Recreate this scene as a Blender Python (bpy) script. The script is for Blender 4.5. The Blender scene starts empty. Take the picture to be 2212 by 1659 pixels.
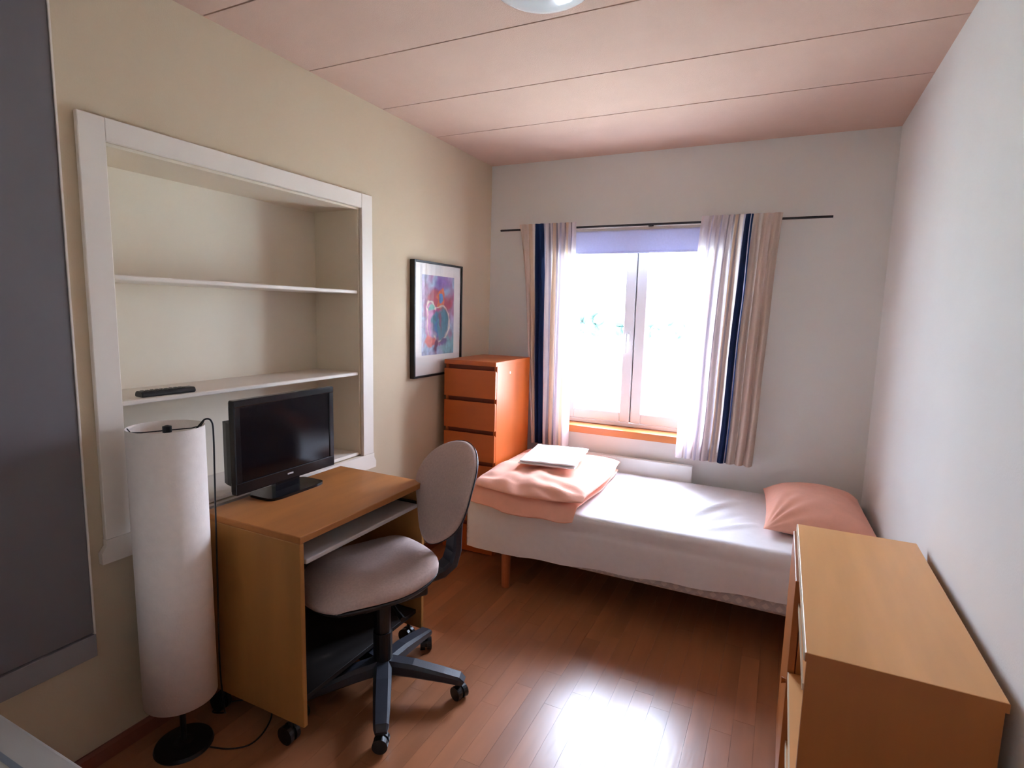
import bpy, bmesh, math, random
from mathutils import Vector, Matrix, noise

# ------------------------------------------------------------------ camera, sky, exposure
scene = bpy.context.scene
COL = scene.collection
PI = math.pi


def make_camera():
    f_px, yaw, pitch, roll = 1210.94, 0.4471, -0.1288, 0.0259
    fwd = Vector((-math.sin(yaw) * math.cos(pitch), math.cos(yaw) * math.cos(pitch), math.sin(pitch)))
    right = Vector((math.cos(yaw), math.sin(yaw), 0))
    up = right.cross(fwd)
    r = math.cos(roll) * right + math.sin(roll) * up
    u = -math.sin(roll) * right + math.cos(roll) * up
    cam = bpy.data.cameras.new('camera')
    cam.sensor_fit = 'HORIZONTAL'
    cam.sensor_width = 36.0
    cam.lens = f_px * 36.0 / 2212.0
    cam.clip_start = 0.02
    cam.clip_end = 500
    o = bpy.data.objects.new('camera', cam)
    COL.objects.link(o)
    m = Matrix((r, u, -fwd)).transposed().to_4x4()
    m.translation = Vector((1.8742, -0.2423, 1.4754))
    o.matrix_world = m
    scene.camera = o


make_camera()

SKY = 2.4
world = bpy.data.worlds.new('overcast_sky')
scene.world = world
world.use_nodes = True
bg = world.node_tree.nodes['Background']
bg.inputs['Color'].default_value = (0.82, 0.94, 1.22, 1)
# overcast sky: brighter toward the zenith, L = Lz (1 + 2 sin e) / 3
wn, wl = world.node_tree.nodes, world.node_tree.links
wtc = wn.new('ShaderNodeTexCoord')
wsx = wn.new('ShaderNodeSeparateXYZ')
wl.new(wtc.outputs['Generated'], wsx.inputs[0])
wmr = wn.new('ShaderNodeMapRange')
wmr.inputs['From Min'].default_value = 0.0
wmr.inputs['From Max'].default_value = 1.0
wmr.inputs['To Min'].default_value = SKY / 3
wmr.inputs['To Max'].default_value = SKY
wl.new(wsx.outputs['Z'], wmr.inputs['Value'])
wl.new(wmr.outputs['Result'], bg.inputs['Strength'])

# the window opening guides the sky sampling (portal, gives no light of its own)
pl = bpy.data.lights.new('window_portal', 'AREA')
pl.shape = 'RECTANGLE'
pl.size, pl.size_y = 1.0, 1.27
pl.cycles.is_portal = True
po = bpy.data.objects.new('window_portal', pl)
COL.objects.link(po)
po.location = (1.01, 3.46, 1.37)
po.rotation_euler = (-PI / 2, 0, 0)

vs = scene.view_settings
vs.view_transform = 'Standard'
vs.look = 'None'
vs.gamma = 1.0
vs.use_curve_mapping = False
vs.exposure = 5.15
cy = scene.cycles
cy.use_denoising = True
cy.max_bounces = 9
cy.diffuse_bounces = 6
cy.use_adaptive_sampling = True
cy.adaptive_threshold = 0.1
cy.glossy_bounces = 3
cy.transparent_max_bounces = 12
cy.transmission_bounces = 6
cy.sample_clamp_indirect = 6.0
cy.caustics_reflective = False
cy.caustics_refractive = False

# ------------------------------------------------------------------ room measures (metres)
W, D, H = 2.330, 3.268, 2.450
YF = -0.52          # wall behind the camera
WX0, WX1, WZ0, WZ1 = 0.51, 1.51, 0.74, 2.00   # window opening
NY0, NY1, NZ0, NZ1, ND = 0.797, 1.923, 0.733, 1.947, 0.275  # niche


# ------------------------------------------------------------------ materials
def lin(c):
    return tuple((v / 12.92 if v <= 0.04045 else ((v + 0.055) / 1.055) ** 2.4) for v in (x / 255.0 for x in c))


MATS = {}


def mat(name, col, rough=0.6, spec=0.5, var=0.0, vscale=6.0, stretch=(1, 1, 1), bump=0.0, bscale=60.0,
        metal=0.0, sheen=0.0, trans=0.0, rand=0.0, coat=0.0):
    """Principled material with procedural colour variation and fine relief (col is linear)."""
    if name in MATS:
        return MATS[name]
    m = bpy.data.materials.new(name)
    m.use_nodes = True
    nt = m.node_tree
    N, L = nt.nodes, nt.links
    p = N['Principled BSDF']
    p.inputs['Roughness'].default_value = rough
    p.inputs['Specular IOR Level'].default_value = spec
    p.inputs['Metallic'].default_value = metal
    p.inputs['Sheen Weight'].default_value = sheen
    p.inputs['Coat Weight'].default_value = coat
    tc = N.new('ShaderNodeTexCoord')
    mp = N.new('ShaderNodeMapping')
    mp.inputs['Scale'].default_value = stretch
    L.new(tc.outputs['Object'], mp.inputs['Vector'])
    n1 = N.new('ShaderNodeTexNoise')
    n1.inputs['Scale'].default_value = vscale
    n1.inputs['Detail'].default_value = 5
    L.new(mp.outputs['Vector'], n1.inputs['Vector'])
    rmp = N.new('ShaderNodeValToRGB')
    rmp.color_ramp.elements[0].position = 0.3
    rmp.color_ramp.elements[1].position = 0.7
    rmp.color_ramp.elements[0].color = (*[c * (1 - var) for c in col], 1)
    rmp.color_ramp.elements[1].color = (*[min(1, c * (1 + var)) for c in col], 1)
    L.new(n1.outputs['Fac'], rmp.inputs['Fac'])
    cout = rmp.outputs['Color']
    if rand > 0:
        oi = N.new('ShaderNodeObjectInfo')
        mr = N.new('ShaderNodeMapRange')
        mr.inputs['To Min'].default_value = 1 - rand
        mr.inputs['To Max'].default_value = 1 + rand
        L.new(oi.outputs['Random'], mr.inputs['Value'])
        mx = N.new('ShaderNodeMixRGB')
        mx.blend_type = 'MULTIPLY'
        mx.inputs['Fac'].default_value = 1
        L.new(cout, mx.inputs['Color1'])
        L.new(mr.outputs['Result'], mx.inputs['Color2'])
        cout = mx.outputs['Color']
        va = N.new('ShaderNodeVectorMath')
        va.operation = 'SCALE'
        va.inputs['Scale'].default_value = 13.0
        cb = N.new('ShaderNodeCombineXYZ')
        L.new(oi.outputs['Random'], cb.inputs[0])
        L.new(oi.outputs['Random'], cb.inputs[1])
        L.new(cb.outputs[0], va.inputs[0])
        L.new(va.outputs[0], mp.inputs['Location'])
    L.new(cout, p.inputs['Base Color'])
    if bump > 0:
        n2 = N.new('ShaderNodeTexNoise')
        n2.inputs['Scale'].default_value = bscale
        n2.inputs['Detail'].default_value = 4
        L.new(mp.outputs['Vector'], n2.inputs['Vector'])
        b = N.new('ShaderNodeBump')
        b.inputs['Strength'].default_value = bump
        b.inputs['Distance'].default_value = 0.004
        L.new(n2.outputs['Fac'], b.inputs['Height'])
        L.new(b.outputs['Normal'], p.inputs['Normal'])
    if trans > 0:
        tr = N.new('ShaderNodeBsdfTranslucent')
        L.new(cout, tr.inputs['Color'])
        ms = N.new('ShaderNodeMixShader')
        ms.inputs['Fac'].default_value = trans
        L.new(p.outputs[0], ms.inputs[1])
        L.new(tr.outputs[0], ms.inputs[2])
        L.new(ms.outputs[0], N['Material Output'].inputs['Surface'])
    MATS[name] = m
    return m


def wood(name, col, axis='x', rough=0.38, var=0.16, rand=0.0, spec=0.5, scale=9.0):
    st = {'x': (0.12, 1, 1), 'y': (1, 0.12, 1), 'z': (1, 1, 0.12)}[axis]
    return mat(name, col, rough=rough, spec=spec, var=var, vscale=scale, stretch=st, bump=0.05, bscale=70, rand=rand)


def attr_mat(name, rough=0.9, trans=0.0, spec=0.2, bump=0.0, coat=0.0):
    """Colour taken from the mesh's own colour attribute (woven stripes, printed art)."""
    m = bpy.data.materials.new(name)
    m.use_nodes = True
    N, L = m.node_tree.nodes, m.node_tree.links
    p = N['Principled BSDF']
    p.inputs['Roughness'].default_value = rough
    p.inputs['Specular IOR Level'].default_value = spec
    p.inputs['Coat Weight'].default_value = coat
    p.inputs['Coat Roughness'].default_value = 0.05
    a = N.new('ShaderNodeAttribute')
    a.attribute_name = 'col'
    tc = N.new('ShaderNodeTexCoord')
    n = N.new('ShaderNodeTexNoise')
    n.inputs['Scale'].default_value = 220
    L.new(tc.outputs['Object'], n.inputs['Vector'])
    mr = N.new('ShaderNodeMapRange')
    mr.inputs['To Min'].default_value = 0.9
    mr.inputs['To Max'].default_value = 1.06
    L.new(n.outputs['Fac'], mr.inputs['Value'])
    mx = N.new('ShaderNodeMixRGB')
    mx.blend_type = 'MULTIPLY'
    mx.inputs['Fac'].default_value = 1
    L.new(a.outputs['Color'], mx.inputs['Color1'])
    L.new(mr.outputs['Result'], mx.inputs['Color2'])
    L.new(mx.outputs['Color'], p.inputs['Base Color'])
    if trans > 0:
        t = N.new('ShaderNodeBsdfTranslucent')
        L.new(mx.outputs['Color'], t.inputs['Color'])
        ms = N.new('ShaderNodeMixShader')
        ms.inputs['Fac'].default_value = trans
        L.new(p.outputs[0], ms.inputs[1])
        L.new(t.outputs[0], ms.inputs[2])
        L.new(ms.outputs[0], N['Material Output'].inputs['Surface'])
    return m


def glass_mat(name, gloss=0.08):
    m = bpy.data.materials.new(name)
    m.use_nodes = True
    N, L = m.node_tree.nodes, m.node_tree.links
    N.remove(N['Principled BSDF'])
    t = N.new('ShaderNodeBsdfTransparent')
    t.inputs['Color'].default_value = (0.97, 0.985, 0.98, 1)
    g = N.new('ShaderNodeBsdfGlossy')
    g.inputs['Roughness'].default_value = 0.02
    fr = N.new('ShaderNodeFresnel')
    ge = N.new('ShaderNodeNewGeometry')
    io = N.new('ShaderNodeMapRange')          # same reflectance on both faces of the thin pane
    io.inputs['To Min'].default_value = 1.45
    io.inputs['To Max'].default_value = 1 / 1.45
    L.new(ge.outputs['Backfacing'], io.inputs['Value'])
    L.new(io.outputs['Result'], fr.inputs['IOR'])
    ms = N.new('ShaderNodeMixShader')
    L.new(fr.outputs[0], ms.inputs['Fac'])
    L.new(t.outputs[0], ms.inputs[1])
    L.new(g.outputs[0], ms.inputs[2])
    L.new(ms.outputs[0], N['Material Output'].inputs['Surface'])
    return m


M_WALL = mat('wall_paint', (0.77, 0.775, 0.74), rough=0.85, spec=0.2, var=0.015, vscale=3, bump=0.12, bscale=180)
M_WALLBOUNCE = mat('wall_paint_warm_bounce', (0.60, 0.485, 0.345), rough=0.85, spec=0.2, var=0.015, vscale=3, bump=0.12, bscale=180)  # wall paint with the warm bounce light tinted into its colour
M_CEIL = mat('ceiling_paint', (0.60, 0.42, 0.33), rough=0.9, spec=0.15, var=0.02, vscale=8, bump=0.35, bscale=260)
M_JOINT = mat('joint_filler', (0.30, 0.22, 0.17), rough=0.9)
M_NICHE = mat('niche_paint', (0.72, 0.63, 0.50), rough=0.6, spec=0.3, var=0.015, vscale=3)
M_TRIM = mat('white_trim', (0.75, 0.67, 0.59), rough=0.45, spec=0.4, var=0.01)
M_BASEB = wood('baseboard_wood', (0.20, 0.055, 0.028), 'y', rough=0.4)
M_FLOOR = wood('laminate_floor', (0.35, 0.135, 0.058), 'y', rough=0.29, var=0.14, rand=0.12, spec=0.85, scale=14)
M_UNDER = mat('floor_underlay', (0.12, 0.06, 0.03), rough=0.8)
M_BEECH = wood('beech_veneer', (0.42, 0.16, 0.042), 'y', rough=0.5, spec=0.3)
M_BEECHV = wood('beech_veneer_upright', (0.40, 0.175, 0.045), 'z', rough=0.42)
M_ORANGE = wood('orange_veneer', (0.51, 0.108, 0.015), 'x', rough=0.4, var=0.1)
M_ORANGEV = wood('orange_veneer_upright', (0.51, 0.108, 0.015), 'z', rough=0.4, var=0.1)
M_DESKSHADE = mat('underdesk_shade', (0.018, 0.012, 0.010), rough=0.6, spec=0.3, var=0.1)  # near-black colour stands for the deep shade under the desk
M_GROOVE = mat('groove_wood', (0.24, 0.045, 0.016), rough=0.6)
M_HONEY = wood('honey_veneer', (0.78, 0.41, 0.16), 'y', rough=0.33, var=0.15, scale=7)
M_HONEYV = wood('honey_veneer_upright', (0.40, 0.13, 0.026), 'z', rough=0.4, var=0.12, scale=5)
M_HEDGE = mat('edge_highlight', (0.80, 0.66, 0.46), rough=0.25, var=0.03)  # window highlight along the front edges, put into the colour
M_SILL = wood('sill_pine', (0.58, 0.19, 0.05), 'x', rough=0.3, var=0.1)
M_WINWHITE = mat('window_white', (0.80, 0.78, 0.80), rough=0.35, spec=0.5, var=0.01)
M_GLASS = glass_mat('window_glass')
M_BLACK = mat('black_plastic', (0.005, 0.005, 0.006), rough=0.38, spec=0.5, var=0.1, vscale=20)
M_BLUEBLACK = mat('chair_black_plastic', (0.020, 0.021, 0.030), rough=0.42, spec=0.5, var=0.08, vscale=20, bump=0.1, bscale=300)
M_SCREEN = mat('tv_screen', (0.002, 0.002, 0.004), rough=0.12, spec=0.4)
M_BEZEL = mat('tv_bezel', (0.004, 0.004, 0.006), rough=0.2, spec=0.5)
M_SILVER = mat('silver_print', (0.5, 0.5, 0.52), rough=0.35, metal=0.6)
M_TAUPE = mat('taupe_fabric', (0.52, 0.385, 0.345), rough=0.95, spec=0.1, var=0.08, vscale=120, bump=0.25, bscale=500, sheen=0.2)
M_SHEET = mat('white_sheet', (0.80, 0.77, 0.79), rough=0.9, spec=0.1, var=0.02, vscale=30, bump=0.1, bscale=300)
M_TOWEL = mat('white_towel', (0.82, 0.80, 0.82), rough=0.95, spec=0.1, var=0.02, bump=0.3, bscale=400)
M_PEACH = mat('peach_cotton', (0.88, 0.45, 0.335), rough=0.9, spec=0.1, var=0.03, vscale=25, bump=0.12, bscale=320, sheen=0.15)
M_LEGWOOD = wood('bed_leg_wood', (0.40, 0.11, 0.035), 'z', rough=0.4)
M_SHADE = mat('paper_lamp_shade', (0.93, 0.84, 0.78), rough=0.9, spec=0.1, var=0.025, vscale=40, bump=0.15, bscale=160, trans=0.07)
M_TRAY = mat('tray_laminate', (0.55, 0.50, 0.48), rough=0.4, var=0.02)
M_GREYPANEL = mat('grey_panel', (0.15, 0.135, 0.14), rough=0.55, spec=0.3, var=0.03, vscale=2)
M_GREYRAIL = mat('grey_rail', (0.24, 0.225, 0.235), rough=0.5, spec=0.3, var=0.02)
M_OFFWHITE = mat('off_white_laminate', (0.42, 0.40, 0.37), rough=0.4, var=0.02)
M_BLUEGREY = mat('blue_grey_strip', (0.17, 0.20, 0.24), rough=0.4, var=0.03)
M_RAD = mat('radiator_enamel', (0.80, 0.80, 0.77), rough=0.35, var=0.01)
M_BLIND = mat('blind_fabric', (0.62, 0.63, 0.80), rough=0.9, spec=0.1, var=0.03, vscale=90, trans=0.22)
M_DOME = mat('opal_glass_dome', (0.72, 0.76, 0.76), rough=0.12, spec=0.6, var=0.01)
M_MATBOARD = mat('mat_board', (0.90, 0.775, 0.73), rough=0.35, spec=0.5, var=0.01, coat=0.4)
M_ROD = mat('black_rod', (0.012, 0.013, 0.02), rough=0.4, var=0.05)
M_GRASS = mat('pale_field', (0.52, 0.54, 0.46), rough=0.95, var=0.15, vscale=0.1)
M_LEAF = mat('tree_leaves', (0.022, 0.052, 0.042), rough=0.8, var=0.3, vscale=2)
M_BARK = mat('tree_bark', (0.10, 0.09, 0.08), rough=0.9, var=0.2)
M_CURTAIN = attr_mat('striped_curtain_cloth', rough=0.95, trans=0.48)
M_PRINT = attr_mat('art_print', rough=0.4, spec=0.5, coat=0.5)


def ticking_material():
    """Woven mattress ticking: small diamond lattice in grey-blue on cream."""
    m = bpy.data.materials.new('mattress_ticking')
    m.use_nodes = True
    N, L = m.node_tree.nodes, m.node_tree.links
    p = N['Principled BSDF']
    p.inputs['Roughness'].default_value = 0.9
    tc = N.new('ShaderNodeTexCoord')
    mp = N.new('ShaderNodeMapping')
    mp.inputs['Rotation'].default_value = (0, PI / 4, 0)
    mp.inputs['Scale'].default_value = (26, 26, 26)
    L.new(tc.outputs['Object'], mp.inputs['Vector'])
    sx = N.new('ShaderNodeSeparateXYZ')
    L.new(mp.outputs['Vector'], sx.inputs[0])
    vals = []
    for k in (0, 2):
        fr = N.new('ShaderNodeMath'); fr.operation = 'FRACT'
        L.new(sx.outputs[k], fr.inputs[0])
        lt = N.new('ShaderNodeMath'); lt.operation = 'LESS_THAN'
        lt.inputs[1].default_value = 0.42
        L.new(fr.outputs[0], lt.inputs[0])
        vals.append(lt)
    mx = N.new('ShaderNodeMath'); mx.operation = 'MAXIMUM'
    L.new(vals[0].outputs[0], mx.inputs[0]); L.new(vals[1].outputs[0], mx.inputs[1])
    r = N.new('ShaderNodeMixRGB')
    r.inputs['Color1'].default_value = (0.60, 0.53, 0.50, 1)
    r.inputs['Color2'].default_value = (0.47, 0.42, 0.42, 1)
    L.new(mx.outputs[0], r.inputs['Fac'])
    L.new(r.outputs[0], p.inputs['Base Color'])
    return m


M_TICK = ticking_material()


# ------------------------------------------------------------------ mesh helpers
def obj(name, bm, m, parent=None, smooth=False, loc=None):
    me = bpy.data.meshes.new(name)
    bmesh.ops.recalc_face_normals(bm, faces=bm.faces[:])
    bm.to_mesh(me)
    bm.free()
    if m is not None:
        me.materials.append(m)
    if smooth:
        for p in me.polygons:
            p.use_smooth = True
    o = bpy.data.objects.new(name, me)
    COL.objects.link(o)
    if parent is not None:
        o.parent = parent
    if loc is not None:
        o.location = loc
    return o


def thing(name, label, cat, loc=(0, 0, 0), rotz=0.0, group=None, kind=None):
    o = bpy.data.objects.new(name, None)
    o.empty_display_size = 0.1
    COL.objects.link(o)
    o.location = loc
    o.rotation_euler = (0, 0, rotz)
    if label:
        o['label'] = label
    if cat:
        o['category'] = cat
    if group:
        o['group'] = group
    if kind:
        o['kind'] = kind
    return o


def tag(o, label, cat, group=None, kind=None):
    o['label'] = label
    o['category'] = cat
    if group:
        o['group'] = group
    if kind:
        o['kind'] = kind
    return o


def struct(o, label=None):
    o['kind'] = 'structure'
    if label:
        o['label'] = label
    return o


def box(bm, x0, x1, y0, y1, z0, z1, bev=0.0, seg=1):
    b2 = bmesh.new()
    v = [b2.verts.new((x, y, z)) for z in (z0, z1) for y in (y0, y1) for x in (x0, x1)]
    for f in ((0, 2, 3, 1), (4, 5, 7, 6), (0, 1, 5, 4), (2, 6, 7, 3), (0, 4, 6, 2), (1, 3, 7, 5)):
        b2.faces.new([v[i] for i in f])
    if bev > 0:
        bmesh.ops.bevel(b2, geom=b2.edges[:], offset=bev, segments=seg, affect='EDGES', profile=0.5)
    merge(bm, b2)


def merge(bm, b2, mtx=None):
    if mtx is not None:
        bmesh.ops.transform(b2, matrix=mtx, verts=b2.verts[:])
    me = bpy.data.meshes.new('tmp')
    b2.to_mesh(me)
    b2.free()
    bm.from_mesh(me)
    bpy.data.meshes.remove(me)


def bx(*a, bev=0.0, seg=1):
    bm = bmesh.new()
    box(bm, *a, bev=bev, seg=seg)
    return bm


def tube(bm, pts, r, seg=8, cap=True, spline=0):
    pts = [Vector(p) for p in pts]
    if spline:
        out = []
        n = len(pts)
        for i in range(n - 1):
            p0, p1, p2, p3 = pts[max(i - 1, 0)], pts[i], pts[i + 1], pts[min(i + 2, n - 1)]
            for k in range(spline):
                t = k / spline
                out.append(0.5 * ((2 * p1) + (p2 - p0) * t + (2 * p0 - 5 * p1 + 4 * p2 - p3) * t * t + (3 * p1 - p0 - 3 * p2 + p3) * t ** 3))
        out.append(pts[-1])
        pts = out
    rings = []
    prev = None
    for i, p in enumerate(pts):
        t = (pts[min(i + 1, len(pts) - 1)] - pts[max(i - 1, 0)]).normalized()
        if prev is None:
            a = t.orthogonal().normalized()
        else:
            a = (prev - t * prev.dot(t)).normalized()
        prev = a
        b = t.cross(a)
        rr = r[i] if isinstance(r, (list, tuple)) else r
        rings.append([bm.verts.new(p + (a * math.cos(2 * PI * k / seg) + b * math.sin(2 * PI * k / seg)) * rr) for k in range(seg)])
    for i in range(len(rings) - 1):
        for k in range(seg):
            bm.faces.new((rings[i][k], rings[i][(k + 1) % seg], rings[i + 1][(k + 1) % seg], rings[i + 1][k]))
    if cap:
        bm.faces.new(rings[0][::-1])
        bm.faces.new(rings[-1])


def bar(bm, pts, w, h, wdir=(1, 0, 0)):
    """Rectangular section bar along a polyline; width runs along wdir."""
    pts = [Vector(p) for p in pts]
    wd = Vector(wdir).normalized()
    rings = []
    for i, p in enumerate(pts):
        t = (pts[min(i + 1, len(pts) - 1)] - pts[max(i - 1, 0)]).normalized()
        a = (wd - t * wd.dot(t)).normalized()
        b = t.cross(a)
        ww = w[i] if isinstance(w, (list, tuple)) else w
        hh = h[i] if isinstance(h, (list, tuple)) else h
        ch = min(ww, hh) * 0.22
        q = []
        for sx, sy in ((-1, -1), (1, -1), (1, 1), (-1, 1)):
            x1, y1 = sx * ww / 2, sy * hh / 2
            if sx * sy > 0:
                q += [(x1, y1 - sy * ch), (x1 - sx * ch, y1)]
            else:
                q += [(x1 - sx * ch, y1), (x1, y1 - sy * ch)]
        rings.append([bm.verts.new(p + a * c[0] + b * c[1]) for c in q])
    n = 8
    for i in range(len(rings) - 1):
        for k in range(n):
            bm.faces.new((rings[i][k], rings[i][(k + 1) % n], rings[i + 1][(k + 1) % n], rings[i + 1][k]))
    bm.faces.new(rings[0][::-1])
    bm.faces.new(rings[-1])


def lathe(bm, prof, seg=32, cx=0, cy_=0, closed=False):
    rings = []
    for r, z in prof:
        if r < 1e-6:
            rings.append([bm.verts.new((cx, cy_, z))])
        else:
            rings.append([bm.verts.new((cx + r * math.cos(2 * PI * k / seg), cy_ + r * math.sin(2 * PI * k / seg), z)) for k in range(seg)])
    pairs = list(zip(rings, rings[1:]))
    if closed:
        pairs.append((rings[-1], rings[0]))
    for a, b in pairs:
        for k in range(seg):
            j = (k + 1) % seg
            if len(a) == 1 and len(b) == 1:
                continue
            if len(a) == 1:
                bm.faces.new((a[0], b[j], b[k]))
            elif len(b) == 1:
                bm.faces.new((a[k], a[j], b[0]))
            else:
                bm.faces.new((a[k], a[j], b[j], b[k]))


def prism(bm, poly, axis, a0, a1):
    """Extrude a 2-D polygon along an axis ('x': poly in (y,z), 'y': (x,z), 'z': (x,y))."""
    def P(c, a):
        return {'x': (a, c[0], c[1]), 'y': (c[0], a, c[1]), 'z': (c[0], c[1], a)}[axis]
    v0 = [bm.verts.new(P(c, a0)) for c in poly]
    v1 = [bm.verts.new(P(c, a1)) for c in poly]
    n = len(poly)
    bm.faces.new(v0[::-1])
    bm.faces.new(v1)
    for i in range(n):
        bm.faces.new((v0[i], v0[(i + 1) % n], v1[(i + 1) % n], v1[i]))


def nz(x, y, z=0.0, s=1.0):
    return noise.noise(Vector((x * s, y * s, z * s)))


def cushion(bm, n, m, fx, top, bot):
    """Closed soft slab: fx(u,v)->(x,y); top/bot(u,v)->z; u,v in [-1,1]; rim shared."""
    T, B = {}, {}
    for i in range(n + 1):
        for j in range(m + 1):
            u, v = -1 + 2 * i / n, -1 + 2 * j / m
            x, y = fx(u, v)
            T[i, j] = bm.verts.new((x, y, top(u, v)))
            if i in (0, n) or j in (0, m):
                B[i, j] = T[i, j]
            else:
                B[i, j] = bm.verts.new((x, y, bot(u, v)))
    for i in range(n):
        for j in range(m):
            bm.faces.new((T[i, j], T[i + 1, j], T[i + 1, j + 1], T[i, j + 1]))
            q = (B[i, j], B[i, j + 1], B[i + 1, j + 1], B[i + 1, j])
            try:
                bm.faces.new(q)
            except ValueError:
                pass


def dense(u, k=1.6):
    """Spread samples toward the rim so that rounded edges stay smooth."""
    return math.copysign(1 - (1 - abs(u)) ** k, u)


# ------------------------------------------------------------------ the setting
def build_walls():
    # left wall with the recess
    bm = bmesh.new()
    t = 0.40
    box(bm, -t, 0, YF, NY0, 0, H)
    box(bm, -t, 0, NY1, D, 0, H)
    box(bm, -t, 0, NY0, NY1, 0, NZ0)
    box(bm, -t, 0, NY0, NY1, NZ1, H)
    box(bm, -t, -ND - 0.012, NY0, NY1, NZ0, NZ1)
    struct(obj('wall_left', bm, M_WALLBOUNCE), 'pale left wall with warm bounce light in its colour and a shelf recess')
    # back wall with the window opening
    bm = bmesh.new()
    d1 = D + 0.30
    box(bm, -0.4, WX0, D, d1, -0.1, H)
    box(bm, WX1, W + 0.3, D, d1, -0.1, H)
    box(bm, WX0, WX1, D, d1, -0.1, WZ0 - 0.047)
    box(bm, WX0, WX1, D, d1, WZ1, H)
    struct(obj('wall_back', bm, M_WALL), 'pale painted back wall around the window')
    struct(obj('wall_right', bx(W, W + 0.3, YF, D, 0, H), M_WALL), 'pale painted right wall beside the bed')
    struct(obj('wall_front', bx(-0.4, W + 0.3, YF - 0.3, YF, -0.1, H), M_WALL), 'pale painted wall behind the camera')
    # ceiling of concrete planks with open joints
    c = struct(obj('ceiling', bx(-0.4, W + 0.3, YF - 0.3, D + 0.3, H + 0.02, H + 0.2), M_CEIL), 'pinkish white ceiling of wide planks with dark joints')
    js = [YF, -0.295, 0.184, 0.663, 1.143, 1.622, 2.102, 2.581, D]
    for a, b in zip(js, js[1:]):
        bm = bmesh.new()
        g = 0.0035
        y0, y1 = (a if a == YF else a + g), (b if b == D else b - g)
        box(bm, 0, W, y0, y1, H, H + 0.02)
        obj('ceiling_plank', bm, M_CEIL, c)
        if b != D:
            obj('joint_filler', bx(0, W, b - g, b + g, H + 0.006, H + 0.02), M_JOINT, c)
    # floor: underlay plus laminate strips
    f = struct(obj('floor', bx(-0.4, W + 0.3, YF - 0.3, D + 0.3, -0.1, -0.008), M_UNDER), 'warm brown laminate strip floor')
    random.seed(4)
    rows = 32
    w = W / rows
    y_end = 0.30
    for r in range(rows):
        x0 = r * w
        y = D
        L = random.uniform(0.2, 0.55)
        while y > y_end + 1e-6:
            y2 = max(y - L, y_end)
            if y2 - y_end < 0.12:
                y2 = y_end
            bm = bmesh.new()
            g = 0.0003
            box(bm, x0 + g, x0 + w - g, y2 + g, y - g, -0.008, 0.0)
            obj('floor_plank', bm, M_FLOOR, f)
            y = y2
            L = random.uniform(0.40, 0.62)
    bm = bmesh.new()
    for r in range(rows):
        y = y_end
        while y > YF + 1e-6:
            y2 = max(y - random.uniform(0.4, 0.6), YF)
            box(bm, r * w + 0.0003, (r + 1) * w - 0.0003, y2 + 0.0003, y - 0.0003, -0.008, 0.0)
            y = y2
    o = obj('floor_planks_rear', bm, M_FLOOR, f)
    o['kind'] = 'stuff'
    # baseboards
    def bb(name, poly, axis, a, b):
        m_ = bmesh.new()
        prism(m_, poly, axis, a, b)
        struct(obj(name, m_, M_BASEB), 'dark reddish brown wooden baseboard')
    h = 0.055
    bb('baseboard_left', [(0, 0), (0.014, 0), (0.014, h - 0.01), (0.006, h), (0, h)], 'y', YF + 0.014, D)
    bb('baseboard_right', [(W, 0), (W - 0.014, 0), (W - 0.014, h - 0.01), (W - 0.006, h), (W, h)], 'y', YF + 0.014, D)
    bb('baseboard_back', [(D, 0), (D - 0.014, 0), (D - 0.014, h - 0.01), (D - 0.006, h), (D, h)], 'x', 0.014, W - 0.014)
    bb('baseboard_front', [(YF, 0), (YF + 0.014, 0), (YF + 0.014, h - 0.01), (YF + 0.006, h), (YF, h)], 'x', 0, W)


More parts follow.
